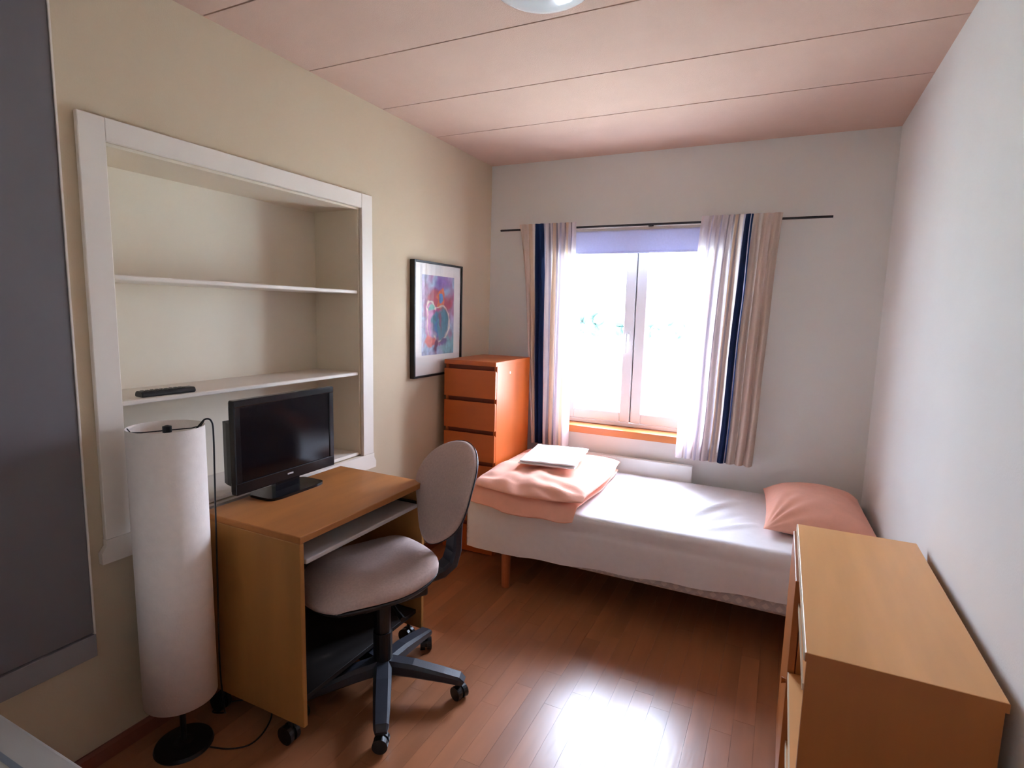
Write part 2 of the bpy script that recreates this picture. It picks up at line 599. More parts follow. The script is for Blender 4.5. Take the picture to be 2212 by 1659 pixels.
def build_window():
    yo0, yo1 = D + 0.095, D + 0.165
    w = thing('window_1', 'white two-casement window with overexposed daylight behind', None, (0, 0, 0), kind='structure')
    fr = 0.045
    bm = bmesh.new()
    box(bm, WX0, WX0 + fr, yo0, yo1, WZ0, WZ1, 0.004)
    box(bm, WX1 - fr, WX1, yo0, yo1, WZ0, WZ1, 0.004)
    box(bm, WX0 + fr, WX1 - fr, yo0 - 0.008, yo1, WZ0 + 0.001, WZ0 + 0.026, 0.003)
    box(bm, WX0 + fr, WX1 - fr, yo0, yo1, WZ1 - fr, WZ1, 0.004)
    obj('window_frame', bm, M_WINWHITE, w)
    mid = 1.010
    for k, (a, b) in enumerate(((WX0 + fr + 0.003, mid - 0.0035), (mid + 0.0035, WX1 - fr - 0.003))):
        z0, z1 = WZ0 + 0.029, WZ1 - fr - 0.003
        s = 0.066
        bm = bmesh.new()
        ya, yb = yo0 - 0.012, yo1 - 0.02
        box(bm, a, a + s, ya, yb, z0, z1, 0.006, 2)
        box(bm, b - s, b, ya, yb, z0, z1, 0.006, 2)
        box(bm, a + s, b - s, ya, yb, z0, z0 + s, 0.006, 2)
        box(bm, a + s, b - s, ya, yb, z1 - s, z1, 0.006, 2)
        c = obj('casement', bm, M_WINWHITE, w)
        obj('pane', bx(a + s - 0.004, b - s + 0.004, ya + 0.024, ya + 0.028, z0 + s - 0.004, z1 - s + 0.004), M_GLASS, c)
        if k == 0:
            bm = bmesh.new()
            box(bm, b - 0.045, b - 0.020, ya - 0.010, ya, 1.30, 1.37, 0.003)
            tube(bm, [(b - 0.033, ya - 0.006, 1.345), (b - 0.033, ya - 0.035, 1.345), (b - 0.033, ya - 0.038, 1.33), (b - 0.033, ya - 0.036, 1.23)], 0.008, 8)
            obj('handle', bm, M_WINWHITE, c, smooth=False)
    obj('meeting_strip', bx(mid - 0.012, mid + 0.012, yo0 + 0.012, yo0 + 0.03, WZ0 + 0.03, WZ1 - fr - 0.004), M_BLUEGREY, w)
    # sill board
    bm = bmesh.new()
    box(bm, WX0 - 0.04, WX1 + 0.04, D - 0.045, D - 0.0005, WZ0 - 0.046, WZ0, 0.003, 2)
    box(bm, WX0 + 0.0005, WX1 - 0.0005, D - 0.004, yo1, WZ0 - 0.046, WZ0 - 0.0001)
    obj('window_sill', bm, M_SILL, w)
    # reveals are plain wall; outside ledge
    obj('outer_ledge', bx(WX0 + 0.0005, WX1 - 0.0005, yo1, D + 0.36, WZ0 - 0.046, WZ0 - 0.005), M_WINWHITE, w)


build_walls()
build_window()


# ------------------------------------------------------------------ world outside the window
def build_outside():
    struct(obj('ground', bx(-160, 160, 6, 260, -3.3, -3.0), M_GRASS), 'bright overexposed field outside the window')
    random.seed(11)
    spots = [(-19.4, 62, 5.1), (-17.6, 60, 4.7), (-16.2, 58, 5.6), (-14.6, 63, 4.6), (-10.9, 61, 4.9), (-8.0, 59, 5.1)]
    for i, (x, y, h) in enumerate(spots):
        side = 'left' if x < -12.5 else 'right'
        t = thing('tree', 'faint washed-out distant tree seen through the %s window pane' % side, 'tree', (x, y, -3.0), group='distant trees beyond the %s window pane' % side)
        bm = bmesh.new()
        tube(bm, [(0, 0, 0), (0.05, 0, h * 0.3), (0, 0.05, h * 0.6)], [0.14, 0.11, 0.06], 8)
        obj('trunk', bm, M_BARK, t)
        bm = bmesh.new()
        for k in range(7):
            b2 = bmesh.new()
            bmesh.ops.create_icosphere(b2, subdivisions=2, radius=1)
            cx_, cy_, cz_ = random.uniform(-0.6, 0.6), random.uniform(-0.6, 0.6), h * random.uniform(0.5, 0.85)
            r = random.uniform(0.45, 0.8)
            for v in b2.verts:
                d = 1 + 0.35 * nz(v.co.x + i, v.co.y + k, v.co.z, 1.7)
                v.co = Vector((cx_ + v.co.x * r * d, cy_ + v.co.y * r * d, cz_ + v.co.z * r * d))
            merge(bm, b2)
        obj('crown', bm, M_LEAF, t, smooth=True)


build_outside()


# ------------------------------------------------------------------ built-in shelf in the left wall
def build_shelf():
    t = thing('built_in_bookshelf', 'white framed built-in bookshelf recessed in the left wall', 'bookshelf', (0, NY0, NZ0))
    ox, oy, oz = 0, NY0, NZ0

    def B(name, a, m=M_TRIM, bev=0.002):
        return obj(name, bx(a[0] - ox, a[1] - ox, a[2] - oy, a[3] - oy, a[4] - oz, a[5] - oz, bev=bev), m, t)
    p = 0.018
    lin_ = 0.010
    B('back_panel', (-ND - 0.010, -ND, NY0 + 0.001, NY1 - 0.001, NZ0 + 0.001, NZ1 - 0.001), M_NICHE, 0)
    B('side_panel', (-ND, 0, NY0 + 0.001, NY0 + lin_, NZ0 + lin_, NZ1 - lin_), M_NICHE, 0)
    B('side_panel', (-ND, 0, NY1 - lin_, NY1 - 0.001, NZ0 + lin_, NZ1 - lin_), M_NICHE, 0)
    B('top_panel', (-ND, 0, NY0 + 0.001, NY1 - 0.001, NZ1 - lin_, NZ1 - 0.001), M_NICHE, 0)
    for z in (NZ0 + 0.003, 1.142, 1.541):
        B('shelf', (-ND, -0.004, NY0 + lin_, NY1 - lin_, z, z + 0.016), M_TRIM, 0.003)
    # frame boards on the wall face
    fo0, fo1, fz1 = 0.723, 2.000, 2.014
    B('frame_board', (0.0005, p, fo0, NY0, NZ0, fz1))
    B('frame_board', (0.0005, p, NY1, fo1, NZ0, fz1))
    B('frame_board', (0.0005, p, NY0, NY1, NZ1, fz1))
    bm = bmesh.new()
    poly = [(0.708, 0.657), (2.014, 0.657), (2.014, 0.690), (2.000, 0.712), (2.000, NZ0), (0.723, NZ0), (0.723, 0.712), (0.706, 0.692)]
    prism(bm, [(y - oy, z - oz) for y, z in poly], 'x', 0.0005, p + 0.003)
    obj('frame_board', bm, M_TRIM, t)


build_shelf()


# ------------------------------------------------------------------ desk trolley
DX0, DX1, DY0, DY1, DZ = 0.080, 0.548, 1.000, 1.690, 0.748


def build_desk():
    t = thing('computer_desk', 'small beech computer desk on castors with pull-out keyboard tray', 'desk', (DX0, DY0, 0))
    w, l = DX1 - DX0, DY1 - DY0
    zb = 0.085
    obj('desk_top', bx(0, w, 0, l, DZ - 0.024, DZ, bev=0.003, seg=2), M_BEECH, t)
    for y0 in (0.001, l - 0.019):
        obj('side_panel', bx(0.004, w - 0.002, y0, y0 + 0.018, zb, DZ - 0.024, bev=0.002), M_BEECHV, t)
    obj('back_panel', bx(0.006, 0.022, 0.019, l - 0.019, zb, DZ - 0.024, bev=0.001), M_DESKSHADE, t)
    obj('bottom_shelf', bx(0.022, w - 0.03, 0.019, l - 0.019, 0.150, 0.168, bev=0.001), M_DESKSHADE, t)
    obj('keyboard_tray', bx(0.06, w - 0.012, 0.036, l - 0.036, 0.640, 0.657, bev=0.004, seg=2), M_TRAY, t)
    for y0 in (0.019, l - 0.036):
        obj('tray_runner', bx(0.05, w - 0.03, y0, y0 + 0.017, 0.636, 0.662), M_BLACK, t)
    for x in (0.05, w - 0.075):
        for y in (0.012, l - 0.012):
            bm = bmesh.new()
            tube(bm, [(x, y, 0.088), (x, y, 0.052)], 0.008, 8)
            for s in (-1, 1):
                tube(bm, [(x - 0.008 + 0.0, y + s * 0.006, 0.0325), (x - 0.008, y + s * 0.021, 0.0325)], 0.032, 18)
            tube(bm, [(x - 0.008, y - 0.007, 0.034), (x - 0.008, y + 0.007, 0.034)], 0.022, 12)
            obj('castor', bm, M_BLACK, t)


build_desk()


# ------------------------------------------------------------------ television on the desk
def build_tv():
    t = thing('television', 'black flat screen television standing on the desk', 'television', (0.150, 1.325, DZ))
    y0, y1, z0, z1 = -0.243, 0.243, 0.045, 0.390
    bz = 0.026
    bm = bmesh.new()
    # front bezel ring
    xf = 0.010
    box(bm, xf - 0.03, xf, y0, y1, z1 - bz, z1, 0.004, 2)
    box(bm, xf - 0.03, xf, y0, y1, z0, z0 + 0.045, 0.004, 2)
    box(bm, xf - 0.03, xf, y0, y0 + bz, z0 + 0.04, z1 - bz + 0.004, 0.003)
    box(bm, xf - 0.03, xf, y1 - bz, y1, z0 + 0.04, z1 - bz + 0.004, 0.003)
    obj('bezel', bm, M_BEZEL, t)
    obj('screen', bx(xf - 0.012, xf - 0.004, y0 + bz - 0.002, y1 - bz + 0.002, z0 + 0.043, z1 - bz + 0.002), M_SCREEN, t)
    bm = bmesh.new()
    poly = [(-0.020, y0 + 0.004), (-0.020, y1 - 0.004), (-0.05, y1 - 0.02), (-0.082, y1 - 0.06), (-0.082, y0 + 0.022), (-0.05, y0 + 0.010)]
    prism(bm, poly, 'z', z0 + 0.03, z1 - 0.085)
    box(bm, -0.030, -0.012, y0 + 0.006, y1 - 0.006, z0 + 0.006, z1 - 0.006, 0.003)
    sh = obj('back_shell', bm, M_BLACK, t)
    # neck and foot
    bm = bmesh.new()
    prism(bm, [(-0.045, -0.045), (-0.005, -0.060), (-0.005, 0.060), (-0.045, 0.045)], 'z', 0.010, 0.10)
    obj('neck', bm, M_BEZEL, t)
    bm = bmesh.new()
    poly = []
    for k in range(24):
        a = 2 * PI * k / 24
        c, s = math.cos(a), math.sin(a)
        poly.append((0.005 + 0.072 * math.copysign(abs(c) ** 0.35, c) - 0.012, 0.138 * math.copysign(abs(s) ** 0.35, s)))
    prism(bm, poly, 'z', 0.0, 0.010)
    obj('foot', bm, M_BEZEL, t)
    obj('brand_mark', bx(xf, xf + 0.0008, -0.014, 0.014, z0 + 0.022, z0 + 0.028), M_SILVER, t)


build_tv()


# ------------------------------------------------------------------ remote control on the shelf
def build_remote():
    t = thing('remote_control', 'black remote control lying on the middle shelf', 'remote', (-0.045, 0.978, 1.1583), rotz=math.radians(-3))
    bm = bmesh.new()
    poly = [(-0.022, 0.0), (0.022, 0.0), (0.024, 0.008), (0.019, 0.019), (-0.019, 0.019), (-0.024, 0.008)]
    prism(bm, poly, 'y', -0.092, 0.092)
    bmesh.ops.bevel(bm, geom=bm.edges[:], offset=0.003, segments=1, affect='EDGES')
    obj('casing', bm, M_BLACK, t)
    bm = bmesh.new()
    for i in range(9):
        for j in range(3):
            y = -0.075 + i * 0.016
            x = -0.011 + j * 0.011
            box(bm, x - 0.0035, x + 0.0035, y - 0.005, y + 0.005, 0.0185, 0.0205, 0.0008)
    obj('buttons', bm, M_BEZEL, t)['kind'] = 'stuff'


build_remote()


# ------------------------------------------------------------------ floor lamp
def build_lamp():
    lx, ly = 0.168, 0.838
    t = thing('floor_lamp', 'tall white cylindrical paper floor lamp on black round base', 'lamp', (lx, ly, 0))
    bm = bmesh.new()
    lathe(bm, [(0, 0), (0.088, 0), (0.090, 0.004), (0.086, 0.014), (0.03, 0.018), (0.012, 0.026), (0, 0.026)], 40)
    obj('base', bm, M_BLACK, t, smooth=False)
    bm = bmesh.new()
    tube(bm, [(0, 0, 0.02), (0, 0, 1.045)], 0.0095, 12)
    obj('pole', bm, M_BLACK, t)
    r, z0, z1 = 0.1075, 0.185, 1.092
    bm = bmesh.new()
    prof = [(r, z0), (r, z1), (r - 0.002, z1), (r - 0.002, z0)]
    seg = 64
    rings = []
    for rr, z in prof:
        rings.append([bm.verts.new((rr * math.cos(2 * PI * k / seg) - 0.006 * (z - z0), rr * math.sin(2 * PI * k / seg), z)) for k in range(seg)])
    for i in range(4):
        a, b = rings[i], rings[(i + 1) % 4]
        for k in range(seg):
            j = (k + 1) % seg
            bm.faces.new((a[k], a[j], b[j], b[k]))
    sh = obj('shade', bm, M_SHADE, t)
    for p in sh.data.polygons:
        p.use_smooth = abs(p.normal.z) < 0.5
    # top wire holder
    bm = bmesh.new()
    zt = 1.080
    for s in (-1, 1):
        tube(bm, [(0, 0, zt), (0.03 * s, 0.06 * s, zt), (0.036 * s, 0.088 * s, zt + 0.004), (0.040 * s, 0.096 * s, zt + 0.018)], 0.0018, 6)
    obj('shade_wire', bm, M_BLACK, t)
    bm = bmesh.new()
    lathe(bm, [(0, zt - 0.03), (0.008, zt - 0.03), (0.008, zt - 0.006), (0.013, zt - 0.006), (0.013, zt + 0.013), (0.004, zt + 0.016), (0, zt + 0.016)], 16)
    obj('finial', bm, M_BLACK, t)
    # cord from the top over the rim, down the far side and over the floor
    bm = bmesh.new()
    pts = [(0.030, 0.060, 1.060), (0.043, 0.080, 1.090), (0.052, 0.093, 1.106), (0.062, 0.106, 1.098), (0.064, 0.110, 1.05),
           (0.062, 0.108, 0.85), (0.058, 0.106, 0.55), (0.045, 0.110, 0.25), (0.030, 0.130, 0.06), (-0.01, 0.16, 0.006), (-0.055, 0.145, 0.0035),
           (-0.05, 0.20, 0.0035), (0.03, 0.26, 0.0035), (0.13, 0.245, 0.0035), (0.185, 0.17, 0.0035), (0.195, 0.10, 0.0035), (0.15, 0.055, 0.0035), (0.088, 0.030, 0.005)]
    tube(bm, pts, 0.0028, 6, spline=6)
    obj('cord', bm, M_BLACK, t, smooth=True)


build_lamp()


# ------------------------------------------------------------------ office chair
def build_chair():
    t = thing('office_chair', 'taupe upholstered office swivel chair with black five-star base', 'chair', (0.58, 1.367, 0), rotz=math.radians(-27.6))
    # five-star base
    bm = bmesh.new()
    lathe(bm, [(0, 0.075), (0.036, 0.075), (0.040, 0.085), (0.036, 0.135), (0.030, 0.142), (0, 0.142)], 20)
    base = obj('base_hub', bm, M_BLUEBLACK, t)
    for k in range(5):
        a = math.radians(47 + 72 * k)
        dx, dy = math.cos(a), math.sin(a)
        pts = [(dx * r, dy * r, z) for r, z in ((0.02, 0.110), (0.12, 0.106), (0.24, 0.090), (0.300, 0.080), (0.318, 0.070))]
        bm = bmesh.new()
        bar(bm, pts, [0.068, 0.066, 0.058, 0.052, 0.040], [0.060, 0.054, 0.040, 0.034, 0.020], wdir=(-dy, dx, 0))
        leg = obj('base_leg', bm, M_BLUEBLACK, t)
        bm = bmesh.new()
        cx_, cy_ = dx * 0.302, dy * 0.302
        a2 = a + 0.9 + k * 1.3
        ex, ey = math.cos(a2), math.sin(a2)
        for s in (-1, 1):
            tube(bm, [(cx_ + ex * s * 0.005, cy_ + ey * s * 0.005, 0.0265), (cx_ + ex * s * 0.024, cy_ + ey * s * 0.024, 0.0265)], 0.0265, 18)
        tube(bm, [(cx_ - ex * 0.006, cy_ - ey * 0.006, 0.030), (cx_ + ex * 0.006, cy_ + ey * 0.006, 0.030)], 0.020, 12)
        tube(bm, [(cx_, cy_, 0.03), (cx_, cy_, 0.078)], 0.007, 8)
        obj('castor', bm, M_BLACK, leg)
    bm = bmesh.new()
    tube(bm, [(0, 0, 0.12), (0, 0, 0.25)], 0.036, 20)
    tube(bm, [(0, 0, 0.25), (0, 0, 0.41)], 0.031, 20)
    obj('gas_column', bm, M_BLACK, t)
    # mechanism
    bm = bmesh.new()
    box(bm, -0.085, 0.085, -0.11, 0.15, 0.385, 0.432, 0.008, 2)
    tube(bm, [(0.07, 0.0, 0.40), (0.17, -0.01, 0.395)], 0.006, 8)
    tube(bm, [(0.16, -0.01, 0.395), (0.20, -0.012, 0.393)], 0.010, 8)
    obj('mechanism', bm, M_BLACK, t)
    # seat pan (black) and cushion
    sx, sy, hx, hy = -0.035, -0.035, 0.225, 0.235

    def outline(u, v, gx=1.0):
        # square to squircle with narrower rounded rear corners
        x, y = u, v
        k = 0.42
        x2 = x * math.sqrt(1 - k * y * y)
        y2 = y * math.sqrt(1 - k * x * x)
        taper = 1.0 - 0.05 * (y2 + 1) * 0.5
        return sx + hx * gx * 1.08 * x2 * taper, sy + hy * gx * 1.08 * y2
    bm = bmesh.new()

    def edge(u, v, p=4.0):
        return max(0.0, 1 - abs(u) ** p) ** 0.45 * max(0.0, 1 - abs(v) ** p) ** 0.45

    def lift(u, v):
        # raised rear lip, waterfall front
        return 0.034 * max(0, v) ** 2 - 0.030 * max(0, -v) ** 3 + 0.016 * u * u - 0.014 * math.exp(-(u * u + (v - .2) ** 2) / 0.25)
    cushion(bm, 26, 26, lambda u, v: outline(dense(u), dense(v)),
            lambda u, v: 0.468 + lift(dense(u), dense(v)) + 0.046 * edge(dense(u), dense(v)),
            lambda u, v: 0.468 + 0.6 * lift(dense(u), dense(v)) - 0.012 * edge(dense(u), dense(v)))
    obj('seat', bm, M_TAUPE, t, smooth=True)
    bm = bmesh.new()
    cushion(bm, 16, 16, lambda u, v: outline(dense(u), dense(v), 0.985),
            lambda u, v: 0.460 + 0.6 * lift(dense(u), dense(v)) - 0.004 * edge(dense(u), dense(v)),
            lambda u, v: 0.456 + 0.6 * lift(dense(u), dense(v)) - 0.034 * edge(dense(u), dense(v)))
    obj('seat_pan', bm, M_BLACK, t, smooth=True)
    # backrest, built upright in (x, z) then leaned back about its foot
    bw, bh = 0.205, 0.215
    lean = math.radians(26)
    foot = Vector((-0.022, 0.172, 0.562))

    def place(x, z, d):
        # d = depth behind the front face
        curve = 0.10 * (x * x) / (bw * bw) * 0.35 - 0.028 * math.exp(-((z - 0.10) / 0.10) ** 2)
        y = d - curve * 1.0 + 0.0
        yy = y * math.cos(lean) + z * math.sin(lean)
        zz = -y * math.sin(lean) + z * math.cos(lean)
        return foot + Vector((x, yy, zz))

    def back_shape(front, rear, grow, m_, name):
        b = bmesh.new()
        T, B = {}, {}
        n = 24
        for i in range(n + 1):
            for j in range(n + 1):
                u, v = dense(-1 + 2 * i / n), dense(-1 + 2 * j / n)
                k = 0.5
                x2 = u * math.sqrt(1 - k * v * v)
                z2 = v * math.sqrt(1 - k * u * u)
                nar = 1.0 - 0.30 * max(0, -z2) ** 1.3
                x, z = bw * grow * x2 * nar * 1.0, bh + bh * grow * z2
                e = max(0, 1 - abs(u) ** 4) ** 0.5 * max(0, 1 - abs(v) ** 4) ** 0.5
                T[i, j] = b.verts.new(place(x, z, 0.022 + (front - 0.022) * e))
                B[i, j] = T[i, j] if (i in (0, n) or j in (0, n)) else b.verts.new(place(x, z, 0.022 + (rear - 0.022) * e))
        for i in range(n):
            for j in range(n):
                b.faces.new((T[i, j], T[i + 1, j], T[i + 1, j + 1], T[i, j + 1]))
                try:
                    b.faces.new((B[i, j], B[i, j + 1], B[i + 1, j + 1], B[i + 1, j]))
                except ValueError:
                    pass
        return obj(name, b, m_, t, smooth=True)
    back_shape(-0.018, 0.024, 1.0, M_TAUPE, 'backrest')
    back_shape(0.021, 0.046, 1.012, M_BLUEBLACK, 'back_shell')
    # J-shaped support bar and its bracket
    bm = bmesh.new()
    pts = [(-0.008, 0.06, 0.410), (-0.008, 0.18, 0.412), (-0.008, 0.255, 0.420), (-0.008, 0.298, 0.446), (-0.008, 0.315, 0.495), (-0.008, 0.322, 0.60), (-0.008, 0.338, 0.70), (-0.008, 0.362, 0.790)]
    bar(bm, pts, [0.070, 0.072, 0.076, 0.078, 0.076, 0.072, 0.068, 0.060], [0.028, 0.034, 0.042, 0.046, 0.042, 0.036, 0.032, 0.026])
    obj('support_bar', bm, M_BLUEBLACK, t)
    bm = bmesh.new()
    box(bm, -0.053, 0.037, 0.262, 0.330, 0.635, 0.765, 0.012, 2)
    br = obj('back_bracket', bm, M_BLACK, t)
    bm = bmesh.new()
    for z in (0.635, 0.655):
        tube(bm, [(0.026, 0.315, z), (0.040, 0.310, z + 0.002)], 0.006, 8)
    obj('height_screw', bm, M_SILVER, br)


build_chair()


# ------------------------------------------------------------------ bed
BX0, BX1, BY0, BY1, BZ0, BZT = 0.402, W - 0.006, 2.312, 3.185, 0.198, 0.482


def build_bed():
    t = thing('single_bed', 'single divan bed with white fitted sheet under the window', 'bed', (BX0, BY0, 0))
    w, d = BX1 - BX0, BY1 - BY0
    obj('mattress', bx(0.006, w, 0.008, d, BZ0, BZT - 0.006, bev=0.018, seg=3), M_TICK, t)
    # fitted sheet: profile swept along the bed
    n = 140
    rows = []

    def hem(s):
        # hem height rises from the foot to the pillow end
        return BZ0 - 0.004 + 0.092 * min(1, max(0, (s - 0.12) / 0.88)) + 0.004 * math.sin(s * 37) * (s > 0.15)
    bm = bmesh.new()
    for i in range(n + 1):
        s = i / n
        x = s * w
        hz = hem(s)
        prof = []
        # front hem up
        for k in range(15):
            q = k / 14
            z = hz + (BZT - 0.03 - hz) * q
            ridge = -0.004 * math.exp(-((z - 0.405) / 0.012) ** 2)
            y = -0.002 - ridge - 0.002 * math.sin(q * PI) - 0.004 * nz(x * 3, z * 11, 2.0) - 0.0025 * nz(x * 1.2, z * 30, 5.0)
            if s < 0.02:
                y += 0.006
            prof.append((y, z))
        for k in range(1, 7):
            a = PI / 2 * k / 6
            prof.append((0.03 - 0.032 * math.cos(a), BZT - 0.03 + 0.032 * math.sin(a)))
        for k in range(1, 41):
            q = k / 40
            y = 0.03 + (d - 0.06) * q
            z = BZT + 0.002 + 0.004 * math.sin(q * PI) * math.sin(s * PI) + 0.004 * nz(x * 1.5, y * 2, 9.0)
            for (ax, ay, bx_, by_, am, wd) in ((1.08, 0.14, 1.30, 0.62, 0.014, 0.016), (1.15, 0.12, 1.34, 0.40, -0.008, 0.02), (1.20, 0.10, 1.42, 0.30, 0.010, 0.014), (1.14, 0.30, 1.38, 0.70, 0.010, 0.013), (0.95, 0.10, 1.22, 0.20, 0.006, 0.014), (1.24, 0.5, 1.34, 0.8, 0.006, 0.018), (0.7, 0.07, 1.1, 0.10, 0.004, 0.012)):
                px, py = x - ax, y - ay
                ex, ey = bx_ - ax, by_ - ay
                l = math.hypot(ex, ey)
                tt = max(0, min(1, (px * ex + py * ey) / (l * l)))
                dd = math.hypot(px - ex * tt, py - ey * tt)
                z += am * math.exp(-(dd / wd) ** 2) * math.sin(PI * (0.15 + 0.7 * tt))
            prof.append((y, z))
        for k in range(1, 5):
            a = PI / 2 * k / 4
            prof.append((d - 0.03 + 0.032 * math.sin(a), BZT - 0.03 + 0.032 * math.cos(a)))
        prof.append((d + 0.002, 0.30))
        row = []
        for (y, z) in prof:
            xx = x
            if i == 0:
                z = z - 0.03 if z > BZT - 0.04 else z
            elif i == 1 and z > BZT - 0.02:
                z -= 0.010
            row.append(bm.verts.new((xx - (0.004 if i == 0 else 0), y, z)))
        rows.append(row)
    for i in range(n):
        for k in range(len(rows[0]) - 1):
            bm.faces.new((rows[i][k], rows[i + 1][k], rows[i + 1][k + 1], rows[i][k + 1]))
    # foot end of the sheet
    lo = [bm.verts.new((-0.004, v.co.y, BZ0 + 0.004)) for v in rows[0]]
    r0 = rows[0]
    for k in range(len(r0) - 1):
        if r0[k].co.z > BZ0 + 0.006 and r0[k + 1].co.z > BZ0 + 0.006:
            bm.faces.new((r0[k], r0[k + 1], lo[k + 1], lo[k]))
    obj('fitted_sheet', bm, M_SHEET, t, smooth=True)
    for x in (0.225, w - 0.22):
        for y in (0.03, d - 0.06):
            bm = bmesh.new()
            tube(bm, [(x, y, 0.0), (x, y, BZ0 + 0.004)], [0.022, 0.026], 16)
            obj('leg', bm, M_LEGWOOD, t)


build_bed()


def build_bedding():
    # folded duvet: two thick folds in one soft body
    bm = bmesh.new()
    X0, X1 = BX0 - 0.008, 1.030

    def layer(x0, x1, y0, y1, zb, th, seed, pw=6.0, wob=0.012, bul=0.0, crum=0.01):
        def fx(u, v):
            u2, v2 = dense(u), dense(v)
            c = 0.10
            x = (x0 + x1) / 2 + (x1 - x0) / 2 * u2 * math.sqrt(1 - c * v2 * v2)
            y = (y0 + y1) / 2 + (y1 - y0) / 2 * v2 * math.sqrt(1 - c * u2 * u2)
            x += wob * nz(y * 3, seed, 1.0, 1.5) * abs(u2) ** 3
            y += wob * nz(x * 3, seed, 4.0, 1.5) * abs(v2) ** 3
            return x, y

        def e(u, v):
            u2, v2 = dense(u), dense(v)
            return max(0, 1 - abs(u2) ** pw) ** 0.5 * max(0, 1 - abs(v2) ** pw) ** 0.5

        def top(u, v):
            x, y = fx(u, v)
            ee = e(u, v)
            cr = crum * (nz(x * 5, y * 5, seed, 1.0) + 0.6 * nz(x * 11, y * 9, seed + 3, 1.0))
            # creases gather along the folded front edge
            fr = math.exp(-((y - y0) / 0.16) ** 2)
            cr += fr * 0.030 * nz(x * 9 + y * 4, y * 14, seed + 7, 1.0)
            return zb(x, y) + th * 0.5 + (th * 0.5 + bul * (1 - u * u) * (1 - v * v) + cr) * ee

        def bot(u, v):
            x, y = fx(u, v)
            return zb(x, y) + th * 0.5 - th * 0.5 * e(u, v)
        cushion(bm, 64, 72, fx, top, bot)
    top0 = BZT + 0.008

    def zb0(x, y):
        if y < 2.345:
            return top0 - min(0.075, ((2.345 - y) / 0.055) ** 1.6 * 0.055)
        return top0
    layer(X0, X1, 2.272, 3.150, zb0, 0.046, 2.0, crum=0.005, wob=0.02)
    layer(X0 + 0.01, X1 + 0.02, 2.302, 3.145, lambda x, y: top0 + 0.042 - (0.03 * max(0, (2.36 - y) / 0.06) if y < 2.36 else 0), 0.058, 6.0, bul=0.020, crum=0.022, wob=0.03)
    o = obj('duvet', bm, M_PEACH, None, smooth=True)
    tag(o, 'folded peach coloured duvet lying on the foot of the bed', 'duvet')
    # folded white towel on the duvet
    bm = bmesh.new()
    zt = top0 + 0.142
    for k, (dx, s) in enumerate(((0.0, 0.0), (0.006, 3.0))):
        def fx(u, v, dx=dx, s=s):
            u2, v2 = dense(u, 2.2), dense(v, 2.2)
            x = 0.16 * u2 + dx + 0.008 * nz(v2, s, 0, 2)
            y = 0.205 * v2 + 0.008 * nz(u2, s, 3, 2)
            a = math.radians(8)
            return 0.730 + x * math.cos(a) - y * math.sin(a), 2.740 + x * math.sin(a) + y * math.cos(a)

        def ee(u, v):
            u2, v2 = dense(u, 2.2), dense(v, 2.2)
            return max(0, 1 - abs(u2) ** 14) ** 0.5 * max(0, 1 - abs(v2) ** 14) ** 0.5
        z0 = zt + k * 0.016
        cushion(bm, 30, 30, fx,
                lambda u, v: z0 + 0.0085 + 0.0085 * ee(u, v) + 0.004 * nz(u * 1.3, v * 1.3, s, 1) + 0.002 * nz(u * 5, v * 5, s, 1),
                lambda u, v: z0 + 0.0085 - 0.0085 * ee(u, v) + 0.004 * nz(u * 1.3, v * 1.3, s, 1))
    o = obj('folded_towel', bm, M_TOWEL, None, smooth=True)
    tag(o, 'folded white towel lying on top of the peach duvet', 'towel')
    # pillow
    bm = bmesh.new()

    def fxp(u, v):
        u2, v2 = dense(u), dense(v)
        pin = 0.10
        x = u2 * (1 - pin * (1 - v2 * v2) * abs(u2) ** 3 * 0.6)
        y = v2 * (1 - pin * (1 - u2 * u2) * abs(v2) ** 3 * 0.6)
        X, Y = 0.230 * x, 0.335 * y
        a = math.radians(2)
        return 2.080 + X * math.cos(a) - Y * math.sin(a), 2.825 + X * math.sin(a) + Y * math.cos(a)

    def ep(u, v):
        u2, v2 = dense(u), dense(v)
        return max(0, 1 - abs(u2) ** 2.6) ** 0.62 * max(0, 1 - abs(v2) ** 2.8) ** 0.62

    def wr(u, v):
        u2, v2 = dense(u), dense(v)
        # creases running in from the near left corner
        r = math.hypot(u2 + 1, v2 + 1)
        ang = math.atan2(v2 + 1, u2 + 1)
        return 0.016 * math.sin(ang * 17) * math.exp(-(r / 0.75) ** 2) * min(1, r * 4) + 0.006 * nz(u2 * 3, v2 * 3, 3, 1)
    zpb = BZT + 0.010
    cushion(bm, 60, 60, fxp,
            lambda u, v: zpb + 0.028 + (0.118 + wr(u, v)) * ep(u, v) + 0.01 * (dense(u) > 0) * dense(u) ** 2,
            lambda u, v: zpb + 0.028 * (1 - min(1, ep(u, v) * 2.0)))
    o = obj('pillow', bm, M_PEACH, None, smooth=True)
    tag(o, 'plump peach coloured pillow at the wall end of the bed', 'pillow')


build_bedding()


